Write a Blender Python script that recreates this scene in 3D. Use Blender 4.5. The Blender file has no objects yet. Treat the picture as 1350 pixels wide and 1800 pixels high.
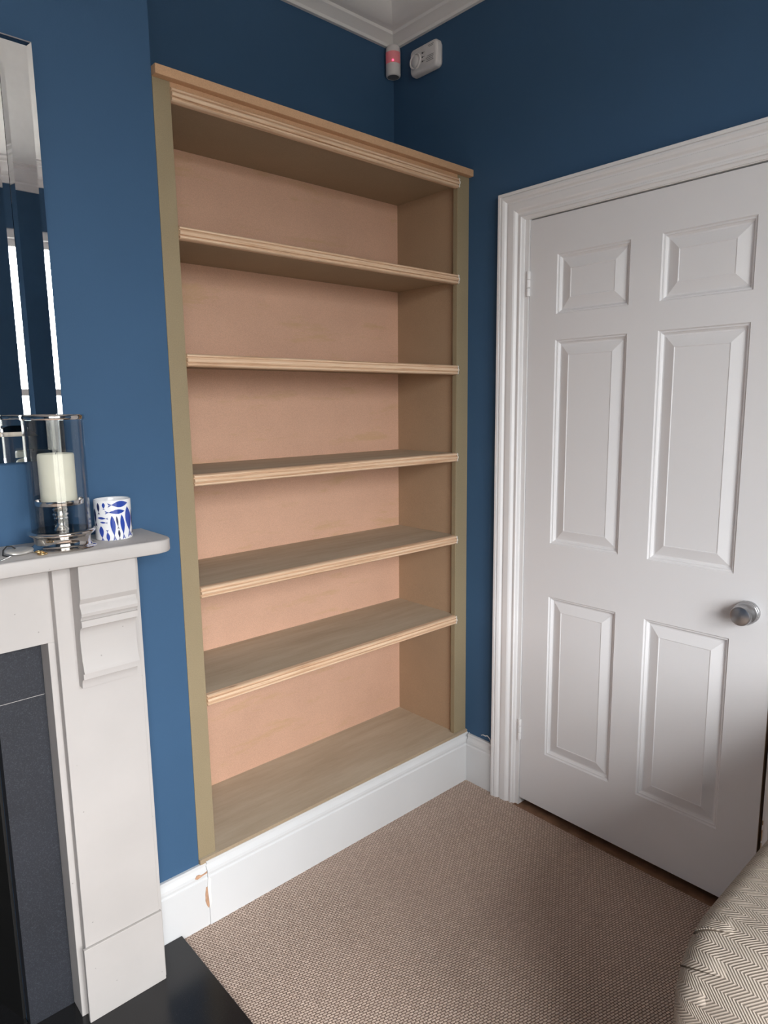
import bpy, bmesh, math, random
from mathutils import Vector, Matrix
random.seed(7)
S = bpy.context.scene
COL = S.collection
PI = math.pi

# ------------------------------------------------------------------ camera
yaw, pit, rol = .73677, -.15622, -.01234
f = Vector((math.sin(yaw)*math.cos(pit), math.cos(yaw)*math.cos(pit), math.sin(pit)))
r0 = Vector((math.cos(yaw), -math.sin(yaw), 0)); u0 = r0.cross(f)
rr = r0*math.cos(rol)+u0*math.sin(rol); uu = -r0*math.sin(rol)+u0*math.cos(rol)
cd = bpy.data.cameras.new('camera'); cam = bpy.data.objects.new('camera', cd); COL.objects.link(cam)
cam.matrix_world = Matrix(((rr.x, uu.x, -f.x, -.1535), (rr.y, uu.y, -f.y, -1.6238), (rr.z, uu.z, -f.z, 1.4390), (0, 0, 0, 1)))
cd.sensor_fit = 'VERTICAL'; cd.sensor_height = 24; cd.lens = 24*1196.38/1800
cd.clip_start = .02
S.camera = cam

# room numbers (metres): x along the chimney-breast wall, y towards it, z up
W = 1.731            # door wall
YB = .371            # back of the alcove
BX0, BX1 = -.951, .609   # chimney breast
XW = -2.35            # far side wall
YW = -3.05            # window wall
ZC = 2.83            # ceiling
WX0, WX1, WZ0, WZ1 = -1.25, .86, .60, 2.48   # window opening

# ------------------------------------------------------------------ world (overcast daylight) and portal
wd = bpy.data.worlds.new('overcast_sky'); S.world = wd; wd.use_nodes = True
nt = wd.node_tree; nt.nodes.clear()
out = nt.nodes.new('ShaderNodeOutputWorld'); bg = nt.nodes.new('ShaderNodeBackground')
tc = nt.nodes.new('ShaderNodeTexCoord'); sx = nt.nodes.new('ShaderNodeSeparateXYZ'); cr = nt.nodes.new('ShaderNodeValToRGB')
mr = nt.nodes.new('ShaderNodeMapRange'); mr.inputs[1].default_value = -1; mr.inputs[2].default_value = 1
nt.links.new(tc.outputs['Generated'], sx.inputs[0]); nt.links.new(sx.outputs['Z'], mr.inputs[0]); nt.links.new(mr.outputs[0], cr.inputs[0])
e = cr.color_ramp.elements
# CIE overcast sky: zenith three times the horizon; grey ground below
e[0].position = .49; e[0].color = (.09, .09, .083, 1)
e[1].position = 1.0; e[1].color = (1.0, 1.0, 1.0, 1)
a = e.new(.51); a.color = (.34, .345, .355, 1)
nt.links.new(cr.outputs[0], bg.inputs[0]); bg.inputs[1].default_value = 38.5
nt.links.new(bg.outputs[0], out.inputs[0])
pd = bpy.data.lights.new('window_portal', 'AREA'); pd.shape = 'RECTANGLE'; pd.size = WX1-WX0; pd.size_y = WZ1-WZ0
pd.cycles.is_portal = True
po = bpy.data.objects.new('window_portal', pd); COL.objects.link(po)
po.location = ((WX0+WX1)/2, YW-.10, (WZ0+WZ1)/2); po.rotation_euler = (PI/2, 0, 0)   # local -Z looks along +Y

vs = S.view_settings
vs.view_transform = 'Standard'; vs.look = 'None'; vs.gamma = 1; vs.use_curve_mapping = False
vs.exposure = 0.0
S.display_settings.display_device = 'sRGB'

# ------------------------------------------------------------------ materials
def srgb(h):
    c = [int(h[i:i+2], 16)/255 for i in (0, 2, 4)]
    return tuple(x/12.92 if x <= .04045 else ((x+.055)/1.055)**2.4 for x in c)
class NT:
    def __init__(s, name):
        s.m = bpy.data.materials.new(name); s.m.use_nodes = True; s.t = s.m.node_tree
        s.b = s.t.nodes['Principled BSDF']; s.o = s.t.nodes['Material Output']
    def n(s, ty, **k):
        x = s.t.nodes.new(ty)
        for a_, v in k.items():
            if a_.startswith('i_'): x.inputs[int(a_[2:]) if a_[2:].isdigit() else a_[2:]].default_value = v
            else: setattr(x, a_, v)
        return x
    def l(s, a_, b_): s.t.links.new(a_, b_)
    def coord(s, scale=(1, 1, 1), rot=(0, 0, 0), uv=False):
        c = s.n('ShaderNodeTexCoord'); m = s.n('ShaderNodeMapping')
        m.inputs['Scale'].default_value = scale; m.inputs['Rotation'].default_value = rot
        s.l(c.outputs['UV' if uv else 'Object'], m.inputs[0]); return m.outputs[0]
    def noise(s, vec, sc, det=3, rough=.55):
        x = s.n('ShaderNodeTexNoise'); x.inputs['Scale'].default_value = sc; x.inputs['Detail'].default_value = det
        x.inputs['Roughness'].default_value = rough; s.l(vec, x.inputs['Vector']); return x.outputs['Fac']
    def ramp(s, fac, stops):
        x = s.n('ShaderNodeValToRGB'); el = x.color_ramp.elements
        while len(el) < len(stops): el.new(.5)
        for q, (p, c) in zip(el, stops): q.position = p; q.color = (*c, 1)
        s.l(fac, x.inputs[0]); return x.outputs[0]
    def mix(s, fac, a_, b_, mode='MIX'):
        x = s.n('ShaderNodeMix'); x.data_type = 'RGBA'; x.blend_type = mode
        for v, i in ((fac, 0), (a_, 6), (b_, 7)):
            if hasattr(v, 'is_output'): s.l(v, x.inputs[i])
            else: x.inputs[i].default_value = v if i == 0 else (*v, 1)
        return x.outputs[2]
    def math(s, op, a_, b_=None):
        x = s.n('ShaderNodeMath'); x.operation = op
        for v, i in ((a_, 0), (b_, 1)):
            if v is None: continue
            if hasattr(v, 'is_output'): s.l(v, x.inputs[i])
            else: x.inputs[i].default_value = v
        return x.outputs[0]
    def bump(s, h, st, dist):
        x = s.n('ShaderNodeBump'); x.inputs['Strength'].default_value = st; x.inputs['Distance'].default_value = dist
        s.l(h, x.inputs['Height']); s.l(x.outputs[0], s.b.inputs['Normal'])
    def col(s, c):
        if hasattr(c, 'is_output'): s.l(c, s.b.inputs['Base Color'])
        else: s.b.inputs['Base Color'].default_value = (*c, 1)
    def rough(s, v, spec=None, metal=None):
        s.b.inputs['Roughness'].default_value = v
        if spec is not None: s.b.inputs['Specular IOR Level'].default_value = spec
        if metal is not None: s.b.inputs['Metallic'].default_value = metal

def sc3(c, k): return tuple(min(1, x*k) for x in c)
def paint(name, c, rough=.5, spec=.4, var=.06, bump=.08, nsc=2.2):
    t = NT(name); v = t.coord()
    n = t.noise(v, nsc, 4); t.col(t.ramp(n, [(.3, sc3(c, 1-var)), (.7, sc3(c, 1+var))]))
    t.rough(rough, spec); t.bump(t.noise(v, 260, 2), bump, .002); return t.m
M = {}
M['blue'] = paint('blue_matt_wall_paint', (.046, .105, .197), .66, .2, .04, .12)
M['ceil'] = paint('white_ceiling_paint', (.86, .83, .81), .8, .2, .03)
M['cornice'] = paint('white_cornice_plaster', (.86, .83, .81), .7, .25, .04)
M['trim'] = paint('white_gloss_woodwork_paint', (.82, .81, .81), .36, .45, .02, .015)
M['skirt'] = paint('white_skirting_paint', (.67, .675, .68), .40, .4, .03, .04)
M['door'] = paint('white_satin_door_paint', (.76, .75, .755), .42, .4, .02, .06, 1.2)
M['hallwall'] = paint('cream_hall_paint', (.5, .45, .38), .8, .2)

def stone(name, c):
    t = NT(name); v = t.coord(); n = t.noise(v, 5, 5)
    base = t.ramp(n, [(.3, sc3(c, .96)), (.7, sc3(c, 1.04))])
    sp = t.n('ShaderNodeTexVoronoi'); sp.inputs['Scale'].default_value = 26; t.l(v, sp.inputs['Vector'])
    spot = t.math('LESS_THAN', sp.outputs['Distance'], .045)
    t.col(t.mix(t.math('MULTIPLY', spot, .5), base, sc3(c, .35)))
    t.rough(.55, .4); t.bump(n, .05, .004); return t.m
M['stone'] = stone('pale_limestone', (.49, .462, .443))
def mdf(name, c, stain=None, edge=1.0):
    t = NT(name); v = t.coord(); big = t.noise(v, 3.2, 5, .6); fine = t.noise(v, 420, 2)
    base = t.ramp(big, [(.28, sc3(c, .88)), (.72, sc3(c, 1.08))])
    base = t.mix(.35, base, t.ramp(fine, [(.3, sc3(c, .72)), (.7, sc3(c, 1.22))]))
    if stain:
        st = t.noise(t.coord((1.2, 6, 6)), 3.2, 5, .7)
        base = t.mix(t.ramp(st, [(.56, (0, 0, 0)), (.68, (.6, .6, .6))]), base, stain)
    t.col(base); t.rough(.72, .25); t.bump(fine, .1, .001); return t.m
M['mdf'] = mdf('raw_mdf_board', (.30, .238, .145))
M['mdf_shelf'] = mdf('dusty_mdf_shelf', (.46, .385, .28), (.56, .50, .41))
def dusty_shaded():
    t = NT('mdf_shelf_dust_and_shade'); v = t.coord(); fine = t.noise(v, 420, 2); c = (.38, .29, .195)
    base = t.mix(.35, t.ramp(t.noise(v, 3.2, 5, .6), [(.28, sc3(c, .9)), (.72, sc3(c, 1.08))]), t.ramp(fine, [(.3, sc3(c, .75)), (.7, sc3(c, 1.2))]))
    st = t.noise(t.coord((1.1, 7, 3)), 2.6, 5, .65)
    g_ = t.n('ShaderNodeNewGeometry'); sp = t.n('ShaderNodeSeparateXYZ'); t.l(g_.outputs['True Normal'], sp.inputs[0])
    up = t.math('GREATER_THAN', sp.outputs['Z'], .5)                     # sanding dust on upward faces; darker underside colour also paints in shade
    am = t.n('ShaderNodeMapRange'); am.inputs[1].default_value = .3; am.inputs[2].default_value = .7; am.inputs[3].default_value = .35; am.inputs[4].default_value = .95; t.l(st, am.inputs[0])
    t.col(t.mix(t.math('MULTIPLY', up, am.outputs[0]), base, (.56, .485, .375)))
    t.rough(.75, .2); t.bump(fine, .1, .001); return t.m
M['mdf_shelf'] = dusty_shaded()
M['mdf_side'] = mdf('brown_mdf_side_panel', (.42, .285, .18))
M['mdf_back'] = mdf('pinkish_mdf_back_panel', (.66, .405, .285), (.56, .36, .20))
M['mdf_top'] = mdf('orange_mdf_top_board', (.57, .345, .20))
def pine():
    t = NT('bare_pine_moulding'); v = t.coord((1.6, 70, 70)); g = t.noise(v, 2.2, 6, .65)
    kn = t.noise(t.coord((7, 22, 22)), 1.1, 2, .5)
    c = t.ramp(g, [(.33, (.47, .27, .15)), (.45, (.68, .46, .30)), (.60, (.76, .56, .39)), (.72, (.60, .38, .235))])
    t.col(t.mix(t.ramp(kn, [(.70, (0, 0, 0)), (.78, (.7, .7, .7))]), c, (.28, .12, .06)))
    t.rough(.55, .3); t.bump(g, .15, .002); return t.m
M['pine'] = pine()
def carpet():
    t = NT('beige_loop_weave_carpet'); v = t.coord((1, 1, 1), (0, 0, .25))
    wv = t.noise(v, 60, 2); 
    br = t.n('ShaderNodeTexBrick'); t.l(v, br.inputs['Vector'])
    br.inputs['Color1'].default_value = (1, 1, 1, 1); br.inputs['Color2'].default_value = (.75, .75, .75, 1); br.inputs['Mortar'].default_value = (0, 0, 0, 1)
    br.inputs['Scale'].default_value = 1; br.inputs['Brick Width'].default_value = .0125; br.inputs['Row Height'].default_value = .0066
    br.inputs['Mortar Size'].default_value = .0014; br.inputs['Mortar Smooth'].default_value = .9; br.offset = .5
    h = br.outputs['Color']
    big = t.noise(v, 2.5, 3); mid = t.noise(v, 220, 2)
    c = t.ramp(big, [(.3, (.66, .50, .41)), (.7, (.72, .56, .465))])
    c = t.mix(t.math('MULTIPLY', mid, .6), c, (.80, .66, .57))
    hv = t.n('ShaderNodeRGBToBW'); t.l(h, hv.inputs[0])
    c = t.mix(t.math('SUBTRACT', 1.0, hv.outputs[0]), c, (.22, .15, .115))
    t.col(c); t.rough(.95, .05); t.bump(t.math('ADD', hv.outputs[0], t.math('MULTIPLY', mid, .6)), .9, .004); return t.m
M['carpet'] = carpet()
def granite(name, c, rough, sp):
    t = NT(name); v = t.coord(); n = t.noise(v, 420, 3, .7); b = t.noise(v, 6, 3)
    c0 = t.ramp(b, [(.3, sc3(c, .85)), (.7, sc3(c, 1.15))])
    t.col(t.mix(t.ramp(n, [(.52, (0, 0, 0)), (.72, (.5, .5, .5))]), c0, sp)); t.rough(rough, .5); return t.m
M['granite'] = granite('dark_speckled_granite', (.016, .018, .025), .65, (.085, .095, .115))
M['hearth'] = granite('polished_black_slate', (.012, .012, .013), .22, (.03, .03, .03))
M['soot'] = granite('black_firebox', (.006, .006, .006), .5, (.012, .012, .012))
def simple(name, c, rough=.5, spec=.5, metal=0, emit=None, es=0):
    t = NT(name); v = t.coord(); n = t.noise(v, 40, 2)
    t.col(t.ramp(n, [(.3, sc3(c, .97)), (.7, sc3(c, 1.03))])); t.rough(rough, spec, metal)
    if emit: t.b.inputs['Emission Color'].default_value = (*emit, 1); t.b.inputs['Emission Strength'].default_value = es
    return t.m
M['mirror'] = simple('silvered_mirror_glass', (.86, .88, .88), .01, .5, 1)
M['chrome'] = simple('polished_nickel', (.62, .59, .56), .09, .5, 1)
M['steel'] = simple('satin_steel', (.42, .42, .43), .30, .5, 1)
M['wax'] = simple('ivory_candle_wax', (.74, .71, .58), .5, .3)
M['wick'] = simple('black_wick', (.02, .018, .015), .8)
M['ceramic'] = simple('white_glazed_ceramic', (.82, .82, .83), .15)
M['fish_blue'] = simple('cobalt_blue_glaze', (.03, .065, .34), .18)
M['fish_dark'] = simple('navy_glaze', (.018, .022, .085), .18)
M['plastic'] = simple('white_plastic', (.74, .70, .69), .4)
M['plastic_grey'] = simple('grey_print', (.20, .19, .19), .5)
M['plastic_dark'] = simple('dark_plastic', (.03, .03, .03), .5)
M['lens'] = simple('pink_sensor_lens', (.62, .30, .32), .3, .5, 0, (1, .04, .08), .10)
M['led'] = simple('red_led', (1, .1, .15), .3, .5, 0, (1, .05, .12), 4)
M['brass'] = simple('brass', (.75, .53, .27), .25, .5, 1)
M['silver'] = simple('silver_beads', (.8, .8, .8), .12, .5, 1)
M['pebble'] = simple('grey_pewter', (.50, .48, .45), .35, .5, .35)
M['cord'] = simple('black_cord', (.015, .015, .015), .7)
M['barewood'] = paint('bare_wood_patch', (.50, .30, .19), .8, .1, .25, .2, 60)
M['fold_shade'] = simple('painted_fold_shade', (.07, .055, .042), .95, .05)
M['caulk'] = simple('white_caulk', (.82, .80, .78), .5)
M['oak'] = paint('brown_threshold_wood', (.26, .145, .09), .5, .3, .3, .1, 20)
M['gap_brown'] = paint('brown_door_edge', (.20, .13, .08), .7, .2, .2, .1, 20)
def thin_glass():
    t = NT('clear_thin_glass')
    tr = t.n('ShaderNodeBsdfTransparent'); tr.inputs[0].default_value = (.995, 1, 1, 1)
    gl = t.n('ShaderNodeBsdfGlossy'); gl.inputs['Roughness'].default_value = .02
    lw = t.n('ShaderNodeLayerWeight'); lw.inputs[0].default_value = .5
    p = t.math('POWER', lw.outputs['Facing'], 3.5); fac = t.math('ADD', t.math('MULTIPLY', p, .6), .045)
    mx = t.n('ShaderNodeMixShader'); t.l(fac, mx.inputs[0]); t.l(tr.outputs[0], mx.inputs[1]); t.l(gl.outputs[0], mx.inputs[2])
    t.l(mx.outputs[0], t.o.inputs[0]); return t.m
M['glass'] = thin_glass()
def herringbone():
    t = NT('beige_herringbone_tweed'); v = t.coord((1, 1, 1), (0, 0, 0), True)
    s = t.n('ShaderNodeSeparateXYZ'); t.l(v, s.inputs[0]); U, V = s.outputs[0], s.outputs[1]
    wdt = .017
    tri = t.math('PINGPONG', V, wdt)                       # zig-zag across the stripes
    ph = t.math('MULTIPLY', t.math('ADD', U, t.math('MULTIPLY', tri, 1.1)), 2*PI/.0052)
    ln = t.math('ADD', t.math('MULTIPLY', t.math('SINE', ph), .5), .5)
    n = t.noise(v, 900, 2)
    c = t.mix(ln, (.24, .20, .16), (.48, .41, .345))
    c = t.mix(t.math('MULTIPLY', n, .35), c, (.32, .275, .235))
    t.col(c); t.rough(.95, .05); t.bump(t.math('ADD', ln, t.math('MULTIPLY', n, .5)), .6, .002); return t.m
M['tweed'] = herringbone()

# ------------------------------------------------------------------ object helpers
def wloc(o):
    l = Vector((0, 0, 0))
    while o: l += o.location; o = o.parent
    return l
def mk(name, verts, faces, mat, parent=None, origin=None, smooth=False, uv=None, auto=None):
    """one mesh object; verts in room coordinates"""
    org = Vector(origin) if origin is not None else (wloc(parent) if parent else Vector((0, 0, 0)))
    me = bpy.data.meshes.new(name)
    me.from_pydata([tuple(Vector(v)-org) for v in verts], [], faces)
    bm = bmesh.new(); bm.from_mesh(me); bmesh.ops.recalc_face_normals(bm, faces=bm.faces); bm.to_mesh(me); bm.free()
    if uv:
        ul = me.uv_layers.new(name='UVMap')
        for lp in me.loops: ul.data[lp.index].uv = uv[lp.vertex_index]
    if isinstance(mat, str): mat = M[mat]
    me.materials.append(mat)
    o = bpy.data.objects.new(name, me); COL.objects.link(o)
    if parent: o.parent = parent; o.location = org-wloc(parent)
    else: o.location = org
    if smooth:
        for p in me.polygons: p.use_smooth = True
        if auto is not None: me.set_sharp_from_angle(angle=math.radians(auto))
    return o
def empty(name, loc):
    o = bpy.data.objects.new(name, None); COL.objects.link(o); o.location = loc; o.empty_display_size = .05; return o
def tag(o, label, cat, group=None):
    o['label'] = label; o['category'] = cat
    if group: o['group'] = group
    return o
def struct(o, label=None):
    o['kind'] = 'structure'
    if label: o['label'] = label
    return o
class G:
    """collects geometry for one mesh"""
    def __init__(s): s.v = []; s.f = []
    def add(s, v, fc):
        b = len(s.v); s.v += [tuple(x) for x in v]; s.f += [tuple(i+b for i in q) for q in fc]; return s
    def box(s, x0, x1, y0, y1, z0, z1):
        v = [(x, y, z) for x in (x0, x1) for y in (y0, y1) for z in (z0, z1)]
        return s.add(v, [(0, 1, 3, 2), (4, 6, 7, 5), (0, 4, 5, 1), (2, 3, 7, 6), (0, 2, 6, 4), (1, 5, 7, 3)])
    def prism(s, poly, lo, hi):
        """poly: list of 3D points (a planar ring), translated from lo to hi vectors"""
        n = len(poly); a = [Vector(p)+Vector(lo) for p in poly]; b = [Vector(p)+Vector(hi) for p in poly]
        return s.add(a+b, [tuple(range(n)), tuple(range(2*n-1, n-1, -1))]+[(i, (i+1) % n, n+(i+1) % n, n+i) for i in range(n)])
    def loft(s, rings, cap=True, closed=True):
        n = len(rings[0]); b = len(s.v)
        for q in rings: s.v += [tuple(p) for p in q]
        for k in range(len(rings)-1):
            for i in range(n if closed else n-1):
                j = (i+1) % n
                s.f.append((b+k*n+i, b+k*n+j, b+(k+1)*n+j, b+(k+1)*n+i))
        if cap and closed:
            s.f.append(tuple(b+i for i in range(n))); m = b+(len(rings)-1)*n; s.f.append(tuple(m+i for i in reversed(range(n))))
        return s
    def tube(s, pts, r, n=8, closed=False):
        pts = [Vector(p) for p in pts]; rings = []
        N = len(pts)
        for i, p in enumerate(pts):
            d = (pts[(i+1) % N]-pts[i-1]) if closed else (pts[min(i+1, N-1)]-pts[max(i-1, 0)])
            d.normalize(); a_ = d.cross(Vector((0, 0, 1)) if abs(d.z) < .9 else Vector((1, 0, 0))).normalized(); b_ = d.cross(a_)
            rings.append([p+(a_*math.cos(t)+b_*math.sin(t))*r for t in [2*PI*k/n for k in range(n)]])
        if closed: rings.append(rings[0])
        return s.loft(rings, cap=not closed)
    def lathe(s, prof, c, axis='z', n=40):
        """prof: (radius, height) pairs; closed at r=0 ends"""
        c = Vector(c); b = len(s.v); k = len(prof)
        for (r_, h) in prof:
            for i in range(n):
                t = 2*PI*i/n
                p = Vector((r_*math.cos(t), r_*math.sin(t), h)) if axis == 'z' else Vector((-h, r_*math.cos(t), r_*math.sin(t)))
                s.v.append(tuple(c+p))
        for q in range(k-1):
            for i in range(n):
                j = (i+1) % n; s.f.append((b+q*n+i, b+q*n+j, b+(q+1)*n+j, b+(q+1)*n+i))
        if prof[0][0] > 1e-6: s.f.append(tuple(b+i for i in range(n)))
        if prof[-1][0] > 1e-6: s.f.append(tuple(b+(k-1)*n+i for i in range(n)))
        return s
    def out(s, name, mat, parent=None, origin=None, **k): return mk(name, s.v, s.f, mat, parent, origin, **k)
def bevel(o, w=.002, seg=2, ang=30):
    m = o.modifiers.new('soft_edges', 'BEVEL'); m.width = w; m.segments = seg; m.limit_method = 'ANGLE'; m.angle_limit = math.radians(ang)
    return o
def sweep(path, prof, closed_prof=True):
    """path: XY points; prof: (offset to the left of travel, z) ring; mitred corners"""
    P = [Vector((p[0], p[1])) for p in path]; rings = []
    for i, p in enumerate(P):
        d0 = (P[i]-P[i-1]).normalized() if i > 0 else (P[1]-P[0]).normalized()
        d1 = (P[i+1]-P[i]).normalized() if i < len(P)-1 else d0
        n0 = Vector((-d0.y, d0.x)); n1 = Vector((-d1.y, d1.x)); m = (n0+n1).normalized(); k = 1/max(.2, m.dot(n0))
        rings.append([(p.x+m.x*k*a_, p.y+m.y*k*a_, z) for a_, z in prof])
    return G().loft(rings)

# ------------------------------------------------------------------ the room shell
struct(G().box(XW-.1, 1.714, YW-.05, YB+.1, -.06, 0).box(1.714, W+.12, YW-.05, -1.06, -.06, 0).box(1.714, W+.12, -.24, YB+.1, -.06, 0).out('floor', 'carpet'), 'beige loop weave fitted carpet')
struct(G().box(1.714, 1.90, -1.06, -.24, -.06, -.003).out('trim_threshold', 'oak'), 'dark wooden door threshold')
struct(G().box(XW-.1, W+.12, YW-.1, YB+.1, ZC, ZC+.08).out('ceiling', 'ceil'))
# chimney breast with the firebox hole
g = G(); FX0, FX1, FZ = -.495, .155, .808
g.box(BX0, FX0, 0, YB+.1, 0, ZC); g.box(FX1, BX1, 0, YB+.1, 0, ZC); g.box(FX0, FX1, 0, YB+.1, FZ, ZC)
struct(g.out('wall_breast', 'blue'), 'blue painted chimney breast')
g = G(); g.box(BX1, W+.12, YB, YB+.1, 0, ZC)
struct(g.out('wall_alcove', 'blue'), 'blue painted alcove wall above the bookcase')
struct(G().box(XW-.1, BX0, YB, YB+.1, 0, ZC).out('wall_back', 'blue'))
struct(G().box(XW-.1, XW, YW-.1, YB, 0, ZC).out('wall_left', 'blue'))
DY0, DY1, DT, DB = -.2581, -1.046, 2.0105, .0285   # door leaf edges
g = G(); g.box(W, W+.12, DY0+.03, YB, 0, ZC); g.box(W, W+.12, YW-.1, DY1-.03, 0, ZC); g.box(W, W+.12, DY1-.03, DY0+.03, DT+.03, ZC)
struct(g.out('wall_right', 'blue'), 'blue painted wall with the door')
g = G(); g.box(XW-.1, WX0, YW-.1, YW, 0, ZC); g.box(WX1, W, YW-.1, YW, 0, ZC); g.box(WX0, WX1, YW-.1, YW, 0, WZ0); g.box(WX0, WX1, YW-.1, YW, WZ1, ZC)
struct(g.out('wall_window', 'blue'))
# hall behind the door
g = G(); g.box(2.75, 2.8, -1.5, .2, -.06, 2.6); g.box(W+.12, 2.8, -1.55, -1.5, -.06, 2.6); g.box(W+.12, 2.8, .2, .25, -.06, 2.6); g.box(W+.12, 2.8, -1.55, .25, 2.6, 2.65)
g.box(1.90, 2.8, -1.55, .25, -.08, -.01)
struct(g.out('wall_hall', 'hallwall'))

# cornice, mitred round every corner
cp = [(0, 2.724), (.012, 2.724), (.016, 2.732), (.030, 2.742), (.046, 2.750), (.050, 2.758), (.062, 2.760), (.088, 2.772), (.110, 2.792), (.120, 2.804), (.134, 2.806), (.140, 2.818), (.165, 2.822), (.165, ZC), (0, ZC)]
room = [(W, YW), (W, YB), (BX1, YB), (BX1, 0), (BX0, 0), (BX0, YB), (XW, YB), (XW, YW), (W, YW)]
struct(sweep(room, cp).out('trim_cornice', 'cornice', smooth=True, auto=25), 'white moulded plaster cornice')

# ------------------------------------------------------------------ window (behind the camera)
win = empty('window_1', ((WX0+WX1)/2, YW, WZ0)); struct(win, 'white sash window in the wall behind the viewer')
def frame_ring(x0, x1, z0, z1, w, y0, y1):
    return G().box(x0, x0+w, y0, y1, z0, z1).box(x1-w, x1, y0, y1, z0, z1).box(x0+w, x1-w, y0, y1, z0, z0+w).box(x0+w, x1-w, y0, y1, z1-w, z1)
frame_ring(WX0, WX1, WZ0, WZ1, .05, YW-.1, YW-.01).out('window_frame', 'trim', win)
G().box(WX0-.05, WX1+.05, YW-.02, YW+.09, WZ0-.03, WZ0).out('window_sill', 'trim', win)
xm = (WX0+WX1)/2; zmid = (WZ0+WZ1)/2
G().box(xm-.035, xm+.035, YW-.1, YW-.01, WZ0+.05, WZ1-.05).out('mullion', 'trim', win)
for (xa, xb) in ((WX0+.05, xm-.035), (xm+.035, WX1-.05)):
    for (za, zb, dy) in ((WZ0+.05, zmid+.02, 0), (zmid-.02, WZ1-.05, -.035)):
        sash = frame_ring(xa, xb, za, zb, .04, YW-.05+dy, YW-.02+dy).out('sash', 'trim', win)
        G().box(xa+.04, xb-.04, YW-.037+dy, YW-.033+dy, za+.04, zb-.04).out('pane', 'glass', sash)

# ------------------------------------------------------------------ skirting boards
def skprof(t, h):
    return [(0, 0), (t, 0), (t, h*.765), (t-.0035, h*.785), (t-.0035, h*.80), (t-.002, h*.83), (t-.003, h*.87), (t-.008, h*.91), (t-.010, h*.94), (t-.010, h*.955), (t-.006, h*.96), (t-.006, h*.99), (t-.008, h), (0, h)]
def skirt(name, path, t=.018, h=.189, label=None, mat='skirt'):
    o = sweep(path, skprof(t, h)).out(name, mat, smooth=True, auto=20, origin=(path[0][0], path[0][1], 0)); return struct(o, label)
skA = skirt('baseboard_breast', [(.626, 0), (.448, 0)], .016, .186, 'short white skirting board with bare wood chips beside the fireplace')
skB = skirt('baseboard_alcove', [(W, 0), (.6265, 0)], .0185, .190, 'long white skirting board under the bookcase')
skC = skirt('baseboard_right', [(W, -.1475), (W, -.019)], .017, .188, 'short white skirting board between bookcase and door frame')
skirt('baseboard_left', [(XW, YB), (XW, YW)]); skirt('baseboard_window', [(XW+.02, YW), (W, YW)]); skirt('baseboard_door', [(W, YW+.02), (W, -1.165)])
def patch(name, pts, y, mat, par, t=.0012):
    return G().prism([(x, y, z) for x, z in pts], (0, -t, 0), (0, .0002, 0)).out(name, mat, par)
patch('bare_wood_chip', [(.589, .158), (.595, .164), (.602, .1635), (.608, .160), (.618, .161), (.6255, .163), (.6255, .158), (.612, .1565), (.603, .154), (.595, .153)], -.0125, 'barewood', skA, .0022)
patch('bare_wood_chip', [(.619, .118), (.623, .119), (.6255, .108), (.6258, .060), (.6235, .053), (.619, .062), (.6150, .078), (.6155, .098)], -.016, 'barewood', skA)
patch('filler_smear', [(.6262, .150), (.634, .138), (.631, .110), (.633, .07), (.6262, .05), (.622, .12)], -.0188, 'caulk', skB, .0006)
# loose white sealant string and scraps where the skirting meets the door frame
G().tube([(W-.004, -.082, .203), (W-.006, -.092, .209), (W-.005, -.102, .2075), (W-.007, -.113, .213), (W-.006, -.124, .205), (W-.010, -.133, .194), (W-.013, -.139, .186)], .0018, 6).out('sealant_string', 'caulk', skC, smooth=True)
patch('caulk_line', [(W-.003, .191), (W+.0, .191), (W+.0, .001), (W-.003, .001)], -.0185, 'caulk', skB, .002)

# ------------------------------------------------------------------ bookcase
def lerp(z, a_, b_): return a_+(b_-a_)*(z-.2)/2.0
XL0 = lambda z: lerp(z, BX1+.001, BX1+.001)
XL1 = lambda z: lerp(z, .662, .654)
XR0 = lambda z: lerp(z, 1.6655, 1.6725)
XRI = lambda z: lerp(z, 1.678, 1.690)
D = .3136; ZB = .2000; ZTB = 2.1987
bk = empty('built_in_bookcase', ((BX1+W)/2, .15, 0))
tag(bk, 'tall unpainted built-in bookcase of MDF with pine shelf edges in the alcove', 'bookcase')
def quadprism(name, xa, xb, y0, y1, z0, z1, mat, par):
    """board whose left and right edges may lean"""
    v = [(xa(z0), y0, z0), (xb(z0), y0, z0), (xb(z0), y1, z0), (xa(z0), y1, z0), (xa(z1), y0, z1), (xb(z1), y0, z1), (xb(z1), y1, z1), (xa(z1), y1, z1)]
    return G().add(v, [(0, 1, 2, 3), (7, 6, 5, 4), (0, 4, 5, 1), (1, 5, 6, 2), (2, 6, 7, 3), (3, 7, 4, 0)]).out(name, mat, par)
EW = lambda z: W-.0005
bevel(quadprism('stile', XL0, XL1, 0, .020, ZB, ZTB, 'mdf', bk), .0012)
bevel(quadprism('stile', XR0, EW, 0, .020, ZB, ZTB, 'mdf', bk), .0012)
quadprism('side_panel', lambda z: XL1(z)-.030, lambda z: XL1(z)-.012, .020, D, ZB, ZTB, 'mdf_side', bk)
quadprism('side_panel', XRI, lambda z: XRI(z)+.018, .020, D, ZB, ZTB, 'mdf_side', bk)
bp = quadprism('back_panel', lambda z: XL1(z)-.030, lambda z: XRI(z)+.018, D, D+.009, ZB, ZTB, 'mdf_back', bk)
# base shelf runs out over the skirting
G().box(BX1+.001, W-.0005, -.0085, D, ZB-.018, ZB).box(BX1+.001, W-.0005, .0, .018, .0, ZB-.018).out('base_shelf', 'mdf_shelf', bk)
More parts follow.
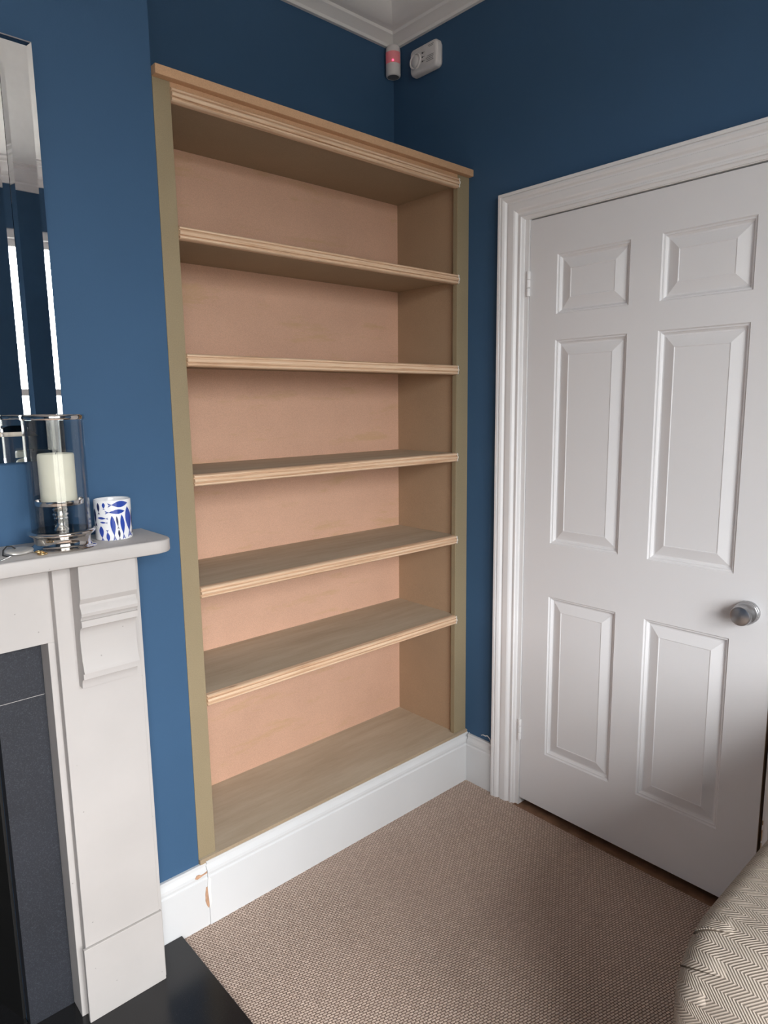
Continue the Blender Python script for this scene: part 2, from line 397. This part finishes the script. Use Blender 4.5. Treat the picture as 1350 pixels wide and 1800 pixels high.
# top board and the rail behind it
bevel(G().box(BX1+.001, W-.0005, -.020, D, ZTB, 2.2205).out('top_board', 'mdf_top', bk), .0015)
quadprism('top_rail', XL1, XR0, .001, .018, 2.165, ZTB, 'mdf_top', bk)
ST = [2.1864, 1.8757, 1.5717, 1.2665, .9666, .6659]; SB = [2.1559, 1.8446, 1.5399, 1.236, .9368, .6348]
nv = None
for zt, zb in zip(ST, SB):
    xl, xr_ = XL1(zt), XR0(zt); h = zt-zb
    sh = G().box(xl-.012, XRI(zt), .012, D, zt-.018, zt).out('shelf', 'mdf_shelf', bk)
    # reeded pine nosing
    pr_ = [(.012, 0), (.012, -h), (.000, -h), (-.004, -h+.001), (-.0070, -h+.0035), (-.0072, -h+.0065), (-.0058, -h+.0078), (-.0022, -h+.0084), (-.0022, -h+.0100), (-.0070, -h+.0106), (-.0092, -h*.58), (-.0098, -h*.50), (-.0092, -h*.42), (-.0070, -.0106), (-.0022, -.0100), (-.0022, -.0084), (-.0058, -.0078), (-.0072, -.0065), (-.0070, -.0035), (-.004, -.001), (.000, 0)]
    rings = [[(x, y, zt+z) for y, z in pr_] for x in (xl, xr_)]
    G().loft(rings).out('nosing', 'pine', sh, smooth=True, auto=35)
    # white caulk round the right-hand end of the nosing
    pts = [(xr_+.0012, y-.0006, zt+z) for y, z in pr_[2:] if y < -.003]
    G().tube(pts, .0014, 6).out('caulk_bead', 'caulk', sh, smooth=True)

# ------------------------------------------------------------------ door, frame and architrave
AO = -.1475                       # outer edge of the architrave (y)
AI = DY0+.018                     # inner edge
wA = abs(AI-AO)
# architrave profile: d from outer edge to inner edge, proud of the wall
ap = [(0, 0), (0, .028), (.002, .030), (.0105, .030), (.0115, .025), (.0135, .025), (.0145, .0285), (.019, .0285), (.026, .0255), (.0305, .0205), (.0325, .0195), (.036, .0195), (.038, .0225), (.041, .0228), (.059, .0228), (.064, .0205), (.0695, .0145), (.0715, .0135), (.0755, .0135), (.0770, .0160), (.0830, .0165), (.0850, .0120), (wA-.004, .0105), (wA, .008), (wA, 0)]
ZA = 2.105; y_r = DY1-(AO-DY0)    # header top, right outer edge
path = [(AO, 0.0), (AO, ZA), (y_r, ZA), (y_r, 0.0)]
def arch_ring(i):
    y, z = path[i]; r_ = []
    for d, t in ap:
        dz = d*(ZA-DT-.006)/wA
        if i == 0: r_.append((W-t, y-d, 0))
        elif i == 1: r_.append((W-t, y-d, z-dz))
        elif i == 2: r_.append((W-t, y+d, z-dz))
        else: r_.append((W-t, y+d, 0))
    return r_
struct(G().loft([arch_ring(i) for i in range(4)]).out('trim_architrave', 'trim', smooth=True, auto=18, origin=(W, -.65, 0)), 'white fluted door architrave')
# jamb lining
g = G(); g.box(W-.004, W+.12, DY0+.002, DY0+.03, 0, DT+.03); g.box(W-.004, W+.12, DY1-.03, DY1-.010, 0, DT+.03); g.box(W-.004, W+.12, DY1-.010, DY0+.002, DT+.004, DT+.03)
g.box(W+.046, W+.06, DY0-.012, DY0+.002, 0, DT+.004).box(W+.046, W+.06, DY1-.010, DY1+.008, 0, DT+.004).box(W+.046, W+.06, DY1+.008, DY0-.012, DT-.012, DT+.004)
struct(g.out('trim_jamb', 'trim', origin=(W+.05, -.65, 0)), 'white door lining')
door = empty('door_1', (W+.02, (DY0+DY1)/2, DB)); struct(door, 'white six panel door with a satin steel knob')
PY = [(-.3594, -.6018), (-.6943, -.9377)]; PZ = [(1.8935, 1.713), (1.6346, .9801), (.7988, .2322)]
ys = [DY0, PY[0][0], PY[0][1], PY[1][0], PY[1][1], DY1]; zs = [DT, PZ[0][0], PZ[0][1], PZ[1][0], PZ[1][1], PZ[2][0], PZ[2][1], DB]
T = .042
v = []; fc = []
for x in (W, W+T):
    for y in ys:
        for z in zs: v.append((x, y, z))
ny, nz = len(ys), len(zs); idx = lambda k, i, j: k*ny*nz+i*nz+j
for i in range(ny-1):
    for j in range(nz-1):
        if i in (1, 3) and j in (1, 3, 5):
            for (p, q) in (((i, j), (i+1, j)), ((i+1, j), (i+1, j+1)), ((i+1, j+1), (i, j+1)), ((i, j+1), (i, j))):
                fc.append((idx(0, *p), idx(0, *q), idx(1, *q), idx(1, *p)))
            continue
        for k in (0, 1): fc.append((idx(k, i, j), idx(k, i+1, j), idx(k, i+1, j+1), idx(k, i, j+1)))
for i in range(ny-1):
    for j in (0, nz-1): fc.append((idx(0, i, j), idx(0, i+1, j), idx(1, i+1, j), idx(1, i, j)))
for j in range(nz-1):
    for i in (0, ny-1): fc.append((idx(0, i, j), idx(0, i, j+1), idx(1, i, j+1), idx(1, i, j)))
leaf = mk('door_leaf', v, fc, 'door', door)
pp = [(0, 0), (.003, .0045), (.007, .0050), (.0085, .0085), (.013, .0125), (.017, .0125), (.0195, .0115), (.046, .0030), (.0475, .0030)]
for (ya, yb) in PY:
    for (za, zb) in PZ:
        rings = []
        for d, t in pp: rings.append([(W+t, ya-d, za-d), (W+t, yb+d, za-d), (W+t, yb+d, zb+d), (W+t, ya-d, zb+d)])
        rings.append([(W+.0042, ya-.049, za-.049), (W+.0042, yb+.049, za-.049), (W+.0042, yb+.049, zb+.049), (W+.0042, ya-.049, zb+.049)])
        back = [(W+T-.006, ya, za), (W+T-.006, yb, za), (W+T-.006, yb, zb), (W+T-.006, ya, zb)]
        G().loft([back]+rings).out('door_panel', 'door', leaf)
# brown latch edge and small brass-coloured slivers in the gap
G().box(W+.001, W+T-.001, DY1-.0015, DY1-.0002, DB, DT).out('latch_edge', 'gap_brown', door)
for (za, zb) in ((.185, .215), (.222, .252), (.258, .29), (.305, .318)):
    G().box(W-.0045, W-.0030, DY1-.0125, DY1-.0105, za, zb).out('gap_sliver', 'brass', door)
for z0 in (1.778, .251):
    h_ = G()
    for k in range(3):
        h_.lathe([(0, z0+.0005+k*.0262), (.0055, z0+.0005+k*.0262), (.0062, z0+.003+k*.0262), (.0062, z0+.0235+k*.0262), (.0055, z0+.0255+k*.0262), (0, z0+.0255+k*.0262)], (W-.005, DY0+.002, 0), n=14)
    h_.out('hinge', 'trim', door, smooth=True, auto=40)
kn = G().lathe([(0, -.001), (.0305, -.001), (.0305, .009), (.0295, .010), (.0295, .0112), (.0305, .012), (.0305, .019), (.0295, .020), (.0295, .0212), (.0303, .022), (.0300, .029), (.0270, .033), (.0238, .037), (.0232, .043), (.0245, .047), (.0258, .050), (.0258, .055), (.0245, .0575), (.0225, .0585), (0, .0590)], (W, -.981, .884), axis='x', n=48)
kn.out('door_knob', 'steel', door, smooth=True, auto=35)

# ------------------------------------------------------------------ fireplace
CXF = -.17
fp = empty('fireplace_surround', (CXF, -.09, 0)); tag(fp, 'pale limestone fireplace surround with carved corbels', 'fireplace')
def mx(x): return 2*CXF-x
ZM = 1.1464; YF = -.188; ME = .514
# mantel shelf with rounded corners
def shelf_outline(e_, rad, yf):
    pts = [(e_, -.0005)]
    for k in range(9):
        t = PI/2*k/8; pts.append((e_-rad+rad*math.cos(t), yf+rad-rad*math.sin(t)))
    left = [(mx(x), y) for x, y in reversed(pts)]
    return pts+left
rings = []
for (ins, z) in ((.004, ZM-.030), (.001, ZM-.0285), (0, ZM-.026), (0, ZM-.004), (.001, ZM-.0015), (.003, ZM)):
    rings.append([(x, y, z) for x, y in shelf_outline(ME-ins, .045, YF+ins)])
G().loft(rings).out('mantel_shelf', 'stone', fp, smooth=True, auto=30)
ZS = ZM-.030; YA = -.0905; OX = .253; OZ = .939
bevel(G().box(mx(.272), .272, YA, -.0005, OZ, ZS).out('frieze', 'stone', fp), .001)
cprof = [(-.112, ZS), (-.171, ZS), (-.1690, 1.042), (-.1655, 1.036), (-.1610, 1.030), (-.1610, 1.024), (-.1665, 1.018), (-.1690, 1.010), (-.1670, 1.003), (-.1620, .998), (-.1600, .994), (-.1655, .993), (-.1655, .979), (-.1600, .978), (-.1530, .972), (-.1490, .962), (-.1475, .950), (-.1480, .925), (-.1505, .900), (-.1555, .882), (-.1585, .875), (-.1585, .8735), (-.1500, .872), (-.1500, .8585), (-.1430, .857), (-.1390, .851), (-.1370, .843), (-.1365, .835), (-.112, .835)]
for sgn in (1, -1):
    X = (lambda x: x) if sgn > 0 else mx
    def bx(name, x0, x1, *a_, par=fp):
        xa, xb = sorted((X(x0), X(x1))); return bevel(G().box(xa, xb, *a_).out(name, 'stone', par), .0012)
    bx('inner_leg', OX, .272, YA, -.0005, .0145, OZ)
    pil = bx('pilaster', .2665, .4520, -.1125, -.0005, .0145, ZS)
    bx('pilaster_panel', .2665, .4440, -.1155, -.1125, .205, ZS, par=pil)
    bx('plinth_block', .2610, .4475, -.1215, -.1120, .0145, .2045, par=pil)
    xa, xb = sorted((X(.3024), X(.4235)))
    G().prism([(0, y, z) for y, z in cprof], (xa, 0, 0), (xb, 0, 0)).out('corbel', 'stone', fp, smooth=True, auto=28)
# granite slips, a thing set inside the surround
sl = empty('granite_fire_slips', (CXF, -.035, .0145)); tag(sl, 'dark speckled granite slips lining the fireplace opening', 'granite slips')
YS = -.036
bevel(G().box(mx(OX)+.0005, OX-.0005, YS, -.0005, .8075, OZ-.0005).out('top_slip', 'granite', sl), .0006)
bevel(G().box(.155, OX-.0005, YS, -.0005, .0145, .8065).out('side_slip', 'granite', sl), .0006)
bevel(G().box(mx(OX)+.0005, mx(.155), YS, -.0005, .0145, .8065).out('side_slip', 'granite', sl), .0006)
G().box(mx(.155), .155, YS+.004, -.002, .8055, .8085).out('joint', 'stone', sl)
G().box(.157, OX-.0015, YS+.0006, -.002, .8060, .8080).out('joint', 'stone', sl)
fb = struct(empty('wall_firebox', (CXF, .2, .0145)), 'black firebox inside the fireplace opening')
G().box(FX0+.001, FX1-.001, .40, .42, .0145, FZ).out('back_plate', 'soot', fb)
def sp_(xa, xb):
    return G().prism([(xa, 0, .0145), (xa+.006*(1 if xb > xa else -1), 0, .0145), (xb+.006*(1 if xb > xa else -1), .395, .0145), (xb, .395, .0145)], (0, 0, 0), (0, 0, FZ-.016))
sp_(FX1-.0005, .02).out('side_plate', 'soot', fb); sp_(FX0+.0005, -.36).out('side_plate', 'soot', fb)
G().box(FX0+.001, FX1-.001, .001, .40, FZ-.012, FZ-.001).out('top_plate', 'soot', fb)
he = bevel(G().box(mx(.5405), .5405, -.46, -.0165, .0003, .0145).box(FX0+.001, FX1-.001, -.0165, .42, .0003, .0145).out('hearth_slab', 'hearth', origin=(CXF, -.2, 0)), .0012)
tag(he, 'polished black slate hearth slab on the carpet', 'hearth')

# ------------------------------------------------------------------ mirror
MX1, MZ0, MZ1 = .3435, 1.3275, 2.1765; MX0 = mx(MX1)
mi = empty('wall_mirror', (CXF, -.01, MZ0)); tag(mi, 'large wall mirror edged with mirror strips hanging above the mantel', 'mirror')
G().box(MX0+.004, MX1-.004, -.012, -.0005, MZ0+.004, MZ1-.004).out('backing_board', 'wick', mi)
mp = [(0, -.012), (0, -.0257), (.0095, -.0245), (.0545, -.0245), (.0640, -.0256), (.0640, -.012)]
def cor(d): return [(MX0+d, MZ0+d), (MX1-d, MZ0+d), (MX1-d, MZ1-d), (MX0+d, MZ1-d)]
for k in range(4):
    ra = [(cor(d)[k][0], y, cor(d)[k][1]) for d, y in mp]; rb = [(cor(d)[(k+1) % 4][0], y, cor(d)[(k+1) % 4][1]) for d, y in mp]
    G().loft([ra, rb]).out('frame_strip', 'mirror', mi)
rings = [[(x, y, z) for x, z in cor(d)] for d, y in ((.0645, -.012), (.0645, -.0231), (.0775, -.0215))]
G().loft(rings).out('mirror_plate', 'mirror', mi)

# ------------------------------------------------------------------ things on the mantel
CX, CY = .2975, -.1045
ch = empty('candle_holder', (CX, CY, ZM)); tag(ch, 'polished nickel hurricane candle holder with glass cylinder on the mantel', 'candle holder')
G().lathe([(0, 0), (.0655, 0), (.0668, .0018), (.0655, .004), (.060, .006), (.0575, .0075), (.0560, .010), (.0550, .013), (.0560, .024), (.0585, .028), (.0625, .030), (.0655, .033), (.0665, .0362), (.0650, .0388), (.0615, .040), (.0560, .0385), (.0500, .0375), (.020, .038), (0, .0385)], (CX, CY, ZM+.0002), n=64).out('base', 'chrome', ch, smooth=True, auto=50)
G().lathe([(0, .038), (.016, .038), (.014, .042), (.0085, .047), (.0080, .056), (.0100, .060), (.0145, .063), (.0145, .066), (.0120, .068), (.0160, .071), (.0160, .075), (.0130, .077), (.0150, .080), (.0165, .084), (.0130, .087), (.018, .090), (.0460, .0925), (.0475, .0945), (.0475, .1035), (.0462, .1035), (.0455, .096), (0, .0955)], (CX, CY, ZM), n=56).out('candle_dish', 'chrome', ch, smooth=True, auto=50)
gh0, gh1 = .0392, .270
G().lathe([(.0570, gh0), (.0585, gh0), (.0585, gh1), (.0570, gh1), (.0570, gh0)], (CX, CY, ZM), n=72).out('glass_cylinder', 'glass', ch, smooth=True, auto=50)
G().lathe([(.0572, gh1+.0005), (.0600, gh1+.0005), (.0612, gh1+.003), (.0612, gh1+.0085), (.0600, gh1+.0105), (.0572, gh1+.0105), (.0560, gh1+.009), (.0560, gh1+.002), (.0572, gh1+.0005)], (CX, CY, ZM), n=72).out('top_rim', 'chrome', ch, smooth=True, auto=50)
ca = empty('pillar_candle', (CX, CY, ZM+.0962)); tag(ca, 'ivory pillar candle standing inside the glass cylinder', 'candle')
G().lathe([(0, .0962), (.0345, .0962), (.0355, .098), (.0355, .195), (.0348, .199), (.0335, .2005), (.031, .1985), (.024, .1955), (.010, .1945), (0, .1945)], (CX, CY, ZM), n=56).out('wax_body', 'wax', ca, smooth=True, auto=60)
G().tube([(CX, CY, ZM+.1935), (CX+.0005, CY, ZM+.199), (CX+.002, CY+.001, ZM+.2035)], .0012, 6).out('wick', 'wick', ca, smooth=True)

# fish-patterned cup
PX, PYY, PR, PH = .4165, -.079, .0395, .0905
cu = empty('ceramic_cup', (PX, PYY, ZM)); tag(cu, 'white ceramic cup painted with blue fish on the mantel end', 'cup')
G().lathe([(0, .0002), (PR-.0025, .0002), (PR-.0006, .0012), (PR, .003), (PR, PH-.0015), (PR-.0012, PH), (PR-.003, PH-.001), (PR-.0035, PH-.003), (PR-.0035, .006), (PR-.006, .004), (0, .004)], (PX, PYY, ZM), n=64).out('cup_body', 'ceramic', cu, smooth=True, auto=50)
face = math.atan2(-1.6238-PYY, -.1535-PX)          # side of the cup towards the room
def wrap(h, zz, off):                               # h -1..1 across the front of the cup, zz 0..1 height
    t = face+h; return (PX+(PR+off)*math.cos(t), PYY+(PR+off)*math.sin(t), ZM+zz*PH)
def fish(u0, v0, u1, v1, hw, mat, tail=True, turn=0.0):
    """nose (u0,v0) to tail (u1,v1) in photo-crop units, wrapped on the cup"""
    def cv(u_, v_):
        s_ = max(-.985, min(.985, (u_-1012)/228)); return (math.asin(s_)+turn, 1-(v_-88)/462)
    dx, dy = u1-u0, v1-v0; L = math.hypot(dx, dy); dx /= L; dy /= L; nx, ny_ = -dy, dx
    body = .80 if tail else 1.0; n = 9; top = []; bot = []
    for k in range(n+1):
        q = k/n; w = hw*(math.sin(PI*min(1, q*1.0)**.85)+.04); p = (u0+dx*L*body*q, v0+dy*L*body*q)
        top.append((p[0]+nx*w, p[1]+ny_*w)); bot.append((p[0]-nx*w, p[1]-ny_*w))
    V = []; F_ = []; m_ = 6
    for a_, b_ in zip(top, bot):
        for k in range(m_+1):
            q = k/m_; V.append(wrap(*cv(a_[0]+(b_[0]-a_[0])*q, a_[1]+(b_[1]-a_[1])*q), .0003))
    for k in range(n):
        for q in range(m_):
            b = k*(m_+1)+q; F_.append((b, b+1, b+m_+2, b+m_+1))
    if tail:
        c0 = (u0+dx*L*(body-.03), v0+dy*L*(body-.03)); s_ = max(hw*.75, 12)
        for sg in (1, -1):
            b = len(V); e1 = (u1+nx*s_*sg, v1+ny_*s_*sg); m1 = (u1-dx*L*.05+nx*s_*.12*sg, v1-dy*L*.05+ny_*s_*.12*sg)
            V += [wrap(*cv(*c0), .0003), wrap(*cv(*e1), .0003), wrap(*cv(*m1), .0003)]; F_.append((b, b+1, b+2))
    o = mk('fish_motif', V, F_, mat, cu)
    m = o.modifiers.new('glaze', 'SOLIDIFY'); m.thickness = .0003; m.offset = 1
FI = [(1190, 128, 955, 140, 34, 'fish_blue'), (1152, 215, 918, 222, 25, 'fish_blue'), (830, 283, 950, 292, 13, 'fish_blue'), (855, 333, 942, 340, 10, 'fish_blue'),
      (998, 258, 1018, 548, 29, 'fish_blue'), (1052, 265, 1068, 418, 12, 'fish_dark'), (1070, 425, 1076, 545, 13, 'fish_dark'), (1114, 255, 1128, 540, 24, 'fish_blue'),
      (1184, 172, 1200, 525, 31, 'fish_blue'), (862, 378, 872, 546, 24, 'fish_blue'), (942, 548, 932, 418, 20, 'fish_blue'), (842, 112, 848, 245, 14, 'fish_dark'),
      (908, 110, 908, 190, 17, 'fish_blue'), (800, 180, 808, 385, 11, 'fish_dark'), (1231, 215, 1233, 500, 5, 'fish_dark')]
for q in FI:
    fish(*q)
for q in FI[:8]: fish(*q, turn=PI)

# key ring lying on the mantel
kr = empty('key_ring', (.215, -.112, ZM)); tag(kr, 'pewter oval key fob with black cord and small brass ring on the mantel', 'key fob')
ax = Vector((.052, .030, 0)).normalized(); ay_ = Vector((-ax.y, ax.x, 0)); kc = Vector((.2105, -.110, ZM))
rings = []
for (k_, z) in ((.86, .0030), (1.0, .0045), (1.0, .0070), (.93, .0088), (.5, .0095)):
    rings.append([kc+ax*(.030*k_*math.copysign(abs(math.cos(t))**.8, math.cos(t)))+ay_*(.019*k_*math.copysign(abs(math.sin(t))**.8, math.sin(t)))+Vector((0, 0, z+.0035*math.sin(t)*k_+.001)) for t in [2*PI*i/36 for i in range(36)]])
G().loft(rings).out('fob', 'pebble', kr, smooth=True, auto=60)
G().tube([kc-ax*.006+ay_*(.004)+Vector((0, 0, .012)), kc-ax*.007+ay_*.012+Vector((0, 0, .0165)), kc-ax*.012+ay_*.019+Vector((0, 0, .017)), kc-ax*.020+ay_*.021+Vector((0, 0, .010)), kc-ax*.030+ay_*.012+Vector((0, 0, .0022)), kc-ax*.034-ay_*.006+Vector((0, 0, .0022))], .0014, 8).out('cord_loop', 'cord', kr, smooth=True)
for i in range(9):
    p = kc-ax*(.032+.0045*i)-ay_*(.010+.0018*i)+Vector((0, 0, .0021))
    G().lathe([(0, -.002), (.0014, -.0014), (.002, 0), (.0014, .0014), (0, .002)], p, n=10).out('bead', 'silver', kr, smooth=True)
rc = Vector((.2415, -.1535, ZM+.0022))
G().tube([rc+Vector((.0085*math.cos(t), .0085*math.sin(t), .0)) for t in [2*PI*i/20 for i in range(20)]], .0018, 8, True).out('brass_ring', 'brass', kr, smooth=True)
G().tube([rc+Vector((-.004+.0075*math.cos(t), .010+.0065*math.sin(t), .0034)) for t in [2*PI*i/20 for i in range(20)]], .0015, 8, True).out('brass_ring', 'brass', kr, smooth=True)

# ------------------------------------------------------------------ alarm sensor and gas alarm high in the corner
sx_, sy_ = W-.026, YB-.026
pi_ = empty('motion_sensor', (sx_, sy_, 2.622)); tag(pi_, 'white motion sensor with glowing red light in the ceiling corner', 'motion sensor')
dv = Vector((-1, -1, 0)).normalized(); sv = Vector((1, -1, 0)).normalized()
SC = Vector((W-.0285, YB-.0285, 0)); Z0 = 2.6195
G().lathe([(.0, .0015), (.0205, .0015), (.0215, .0), (.0250, .0012), (.0270, .004), (.0272, .008), (.0272, .080), (.0262, .092), (.0235, .099), (.019, .1025), (0, .103)], SC+Vector((0, 0, Z0)), n=40).out('sensor_body', 'plastic', pi_, smooth=True, auto=50)
G().lathe([(0, .0016), (.0205, .0012), (.0205, .0002), (0, .0002)], SC+Vector((0, 0, Z0)), n=32).out('bottom_cap', 'plastic_grey', pi_)
ln = []
for z in (Z0+.040, Z0+.078):
    arc_ = lambda rd, tt: [SC+dv*rd*math.cos(t)+sv*rd*math.sin(t)+Vector((0, 0, z)) for t in tt]
    tt = [-1.15+2.3*k/16 for k in range(17)]
    ln.append(arc_(.0280, tt)+arc_(.0265, tt[::-1]))
G().loft(ln).out('sensor_lens', 'lens', pi_, smooth=True, auto=40)
pc = SC+Vector((0, 0, Z0+.0465))+dv*.0278
G().lathe([(0, -.0035), (.0025, -.0025), (.0035, 0), (.0025, .0025), (0, .0035)], pc, n=14).out('indicator_light', 'led', pi_, smooth=True)

al = empty('gas_alarm', (W, .187, 2.585)); tag(al, 'white rounded wall alarm with round button beside the motion sensor', 'alarm')
ya, yb, za, zb = .2530, .1215, 2.5870, 2.6745
def rrect(ins, x, rad=.016):
    r_ = []; a0, a1, b0, b1 = yb+ins, ya-ins, za+ins, zb-ins; rad = max(.004, rad-ins*.5)
    for (cy, cz, t0) in ((a1-rad, b1-rad, 0), (a0+rad, b1-rad, PI/2), (a0+rad, b0+rad, PI), (a1-rad, b0+rad, 3*PI/2)):
        for k in range(6):
            t = t0+PI/2*k/5; r_.append((x, cy+rad*math.cos(t), cz+rad*math.sin(t)))
    return r_
G().loft([rrect(.004, W-.0002), rrect(.002, W-.006), rrect(0, W-.008), rrect(0, W-.024), rrect(.003, W-.030), rrect(.009, W-.033)]).out('alarm_case', 'plastic', al, smooth=True, auto=45)
G().lathe([(.0, .0), (.0265, .0), (.0265, .0035), (.0250, .0055), (.0225, .0055), (.0205, .0015), (.0190, .0012), (.0180, .0040), (.0150, .0062), (.008, .0072), (0, .0075)], (W-.0325, .2225, 2.6300), axis='x', n=32).out('test_button', 'plastic', al, smooth=True, auto=40)
for k in range(3):
    G().box(W-.0338, W-.0328, .1865, .1915, 2.6165+.0135*k, 2.6215+.0135*k).out('indicator', 'plastic_dark', al)
    G().box(W-.0336, W-.0328, .179, .184, 2.6182+.0135*k, 2.6198+.0135*k).out('print_line', 'plastic_grey', al)
for (a_, b_, z) in ((.135, .162, 2.6590), (.138, .158, 2.6545), (.136, .166, 2.6270), (.136, .172, 2.6215), (.139, .168, 2.6160), (.137, .170, 2.6105)):
    G().box(W-.0336, W-.0328, a_, b_, z, z+.0016).out('print_line', 'plastic_grey', al)

# ------------------------------------------------------------------ sofa (only its arm shows)
so = empty('sofa', (1.22, -2.03, 0)); tag(so, 'beige herringbone sofa beside the door with only one pleated arm showing', 'sofa')
def rprof(x0, x1, z0, z1, rf, rb, n=10):
    """closed side profile in x,z with rounded top corners -> list of (x,z)"""
    p = [(x0, z0)]
    for k in range(4): p.append((x0, z0+(z1-rf-z0)*(k+1)/5))
    for k in range(n+1):
        t = PI/2*k/n; p.append((x0+rf-rf*math.cos(t), z1-rf+rf*math.sin(t)))
    for k in range(4): p.append((x0+rf+(x1-rb-x0-rf)*(k+1)/5, z1))
    for k in range(n+1):
        t = PI/2*k/n; p.append((x1-rb+rb*math.sin(t), z1-rb+rb*math.cos(t)))
    p.append((x1, z0)); return p
def upholstered(name, prof, y0, y1, r, par, swap=False, crown=0.0):
    """profile pushed from y0 to y1 with rounded side edges; UVs follow the cloth"""
    n = len(prof); cx = sum(p[0] for p in prof)/n; cz = sum(p[1] for p in prof)/n
    nor = []
    for i in range(n):
        a_ = Vector(prof[i-1]); b_ = Vector(prof[(i+1) % n]); d = (b_-a_).normalized(); q = Vector((d.y, -d.x))
        if q.dot(Vector(prof[i])-Vector((cx, cz))) > 0: q = -q
        nor.append(q)
    arc = [0]
    for i in range(1, n): arc.append(arc[-1]+(Vector(prof[i])-Vector(prof[i-1])).length)
    st = []
    K = 7
    for k in range(K+1): t = PI/2*k/K; st.append((y0-r+r*math.cos(PI/2-t)*-1+r-0, r*(1-math.sin(t)), t))
    rows = []
    for k in range(K+1):
        t = PI/2*k/K; rows.append((y0+r*(1-math.cos(PI/2-t))*0+ (r-r*math.sin(PI/2-(PI/2-t)) if False else r*(1-math.cos(t))), r*(1-math.sin(t)), t))
    v_ = []; uv_ = []; f_ = []
    seq = []
    for k in range(K+1):
        t = PI/2*k/K; seq.append((y0+r*(1-math.cos(PI/2-t)) if False else y0+r-r*math.cos(t), r-r*math.sin(t), t*r))
    mid = 6
    for k in range(1, mid): seq.append((y0+r+(y1-y0-2*r)*k/mid, -crown*math.sin(PI*k/mid), PI/2*r+(y1-y0-2*r)*k/mid))
    for k in range(K+1):
        t = PI/2*(1-k/K); seq.append((y1-r+r*math.cos(t), r-r*math.sin(t), PI*r+(y1-y0-2*r)-t*r))
    for (y, ins, au) in seq:
        for i in range(n):
            p = Vector(prof[i])+nor[i]*ins; v_.append((p.x, y, p.y)); uv_.append((au, arc[i]))
    for k in range(len(seq)-1):
        for i in range(n):
            j = (i+1) % n; f_.append((k*n+i, k*n+j, (k+1)*n+j, (k+1)*n+i))
    f_.append(tuple(range(n))); f_.append(tuple((len(seq)-1)*n+i for i in reversed(range(n))))
    return mk(name, v_, f_, 'tweed', par, smooth=True, auto=55, uv=uv_)
arm = rprof(.712, 1.56, .10, .690, .115, .05)
A1 = upholstered('arm', arm, -1.49, -1.257, .038, so, crown=.006)
A2 = upholstered('arm', arm, -2.80, -2.57, .050, so, crown=.006)
upholstered('seat_base', rprof(.80, 1.56, .10, .30, .03, .03), -2.569, -1.491, .02, so)
for (a_, b_) in ((-2.025, -1.495), (-2.565, -2.035)):
    upholstered('seat_cushion', rprof(.79, 1.44, .302, .46, .05, .03), a_, b_, .04, so, crown=.015)
upholstered('backrest', rprof(1.44, 1.70, .10, .765, .09, .06), -2.80, -1.262, .05, so)
for (x, y) in ((.82, -1.33), (.82, -2.72), (1.62, -1.33), (1.62, -2.72)):
    G().lathe([(0, .0005), (.018, .0005), (.024, .10), (0, .102)], (x, y, 0), n=16).out('foot', 'oak', so, smooth=True, auto=40)
# pleats gathered round the corner of the near arm: folded flaps of the same cloth
PR_, PE = .115, .038
def arm_pt(ang, w, lift):
    """point on the rounded front corner: ang round the top curve, w metres in from the outer edge along the cloth"""
    if w < PE*PI/2: a_ = w/PE; y = -1.257-PE+PE*math.cos(a_); ins = PE*(1-math.sin(a_))
    else: y = -1.257-PE-(w-PE*PI/2); ins = -.002
    R_ = PR_-ins+lift; return (.712+PR_-R_*math.cos(ang), y, .690-PR_+R_*math.sin(ang))
for (t, w0, w1) in ((.20, .018, .074), (.60, .016, .096), (1.10, .022, .078)):
    n_ = 10; A_ = []; B_ = []; C_ = []; E_ = []; uv_ = []
    for k in range(n_+1):
        q = k/n_; w = w0+(w1-w0)*q; tp = math.sin(PI*min(1, .25+q*.75))**.6 if q < 1 else 0
        ang = t+.16*q
        A_.append(arm_pt(ang, w, -.001)); B_.append(arm_pt(ang, w, .0042*tp)); C_.append(arm_pt(ang+.10*tp+.02, w, .0026*tp)); E_.append(arm_pt(ang+.30*tp+.03, w, -.0012))
        uv_.append((.276-w, .475+ang*PR_, tp))
    V = A_+B_+C_+E_; m_ = n_+1
    F_ = [(r_*m_+k, r_*m_+k+1, (r_+1)*m_+k+1, (r_+1)*m_+k) for r_ in range(3) for k in range(n_)]
    U = [(u_, v_) for u_, v_, q in uv_]*2+[(u_, v_+(.10*q+.02)*PR_) for u_, v_, q in uv_]+[(u_, v_+(.30*q+.03)*PR_) for u_, v_, q in uv_]
    fl = mk('pleat', V, F_, 'tweed', A1, uv=U, smooth=True, auto=50)
    G().tube([arm_pt(t+.16*k/8-.012, w0+(w1-w0)*.85*k/8, .0006) for k in range(9)], .0016, 6).out('pleat_shade', 'fold_shade', A1, smooth=True)  # dark tube painting in the shade at the foot of the flap
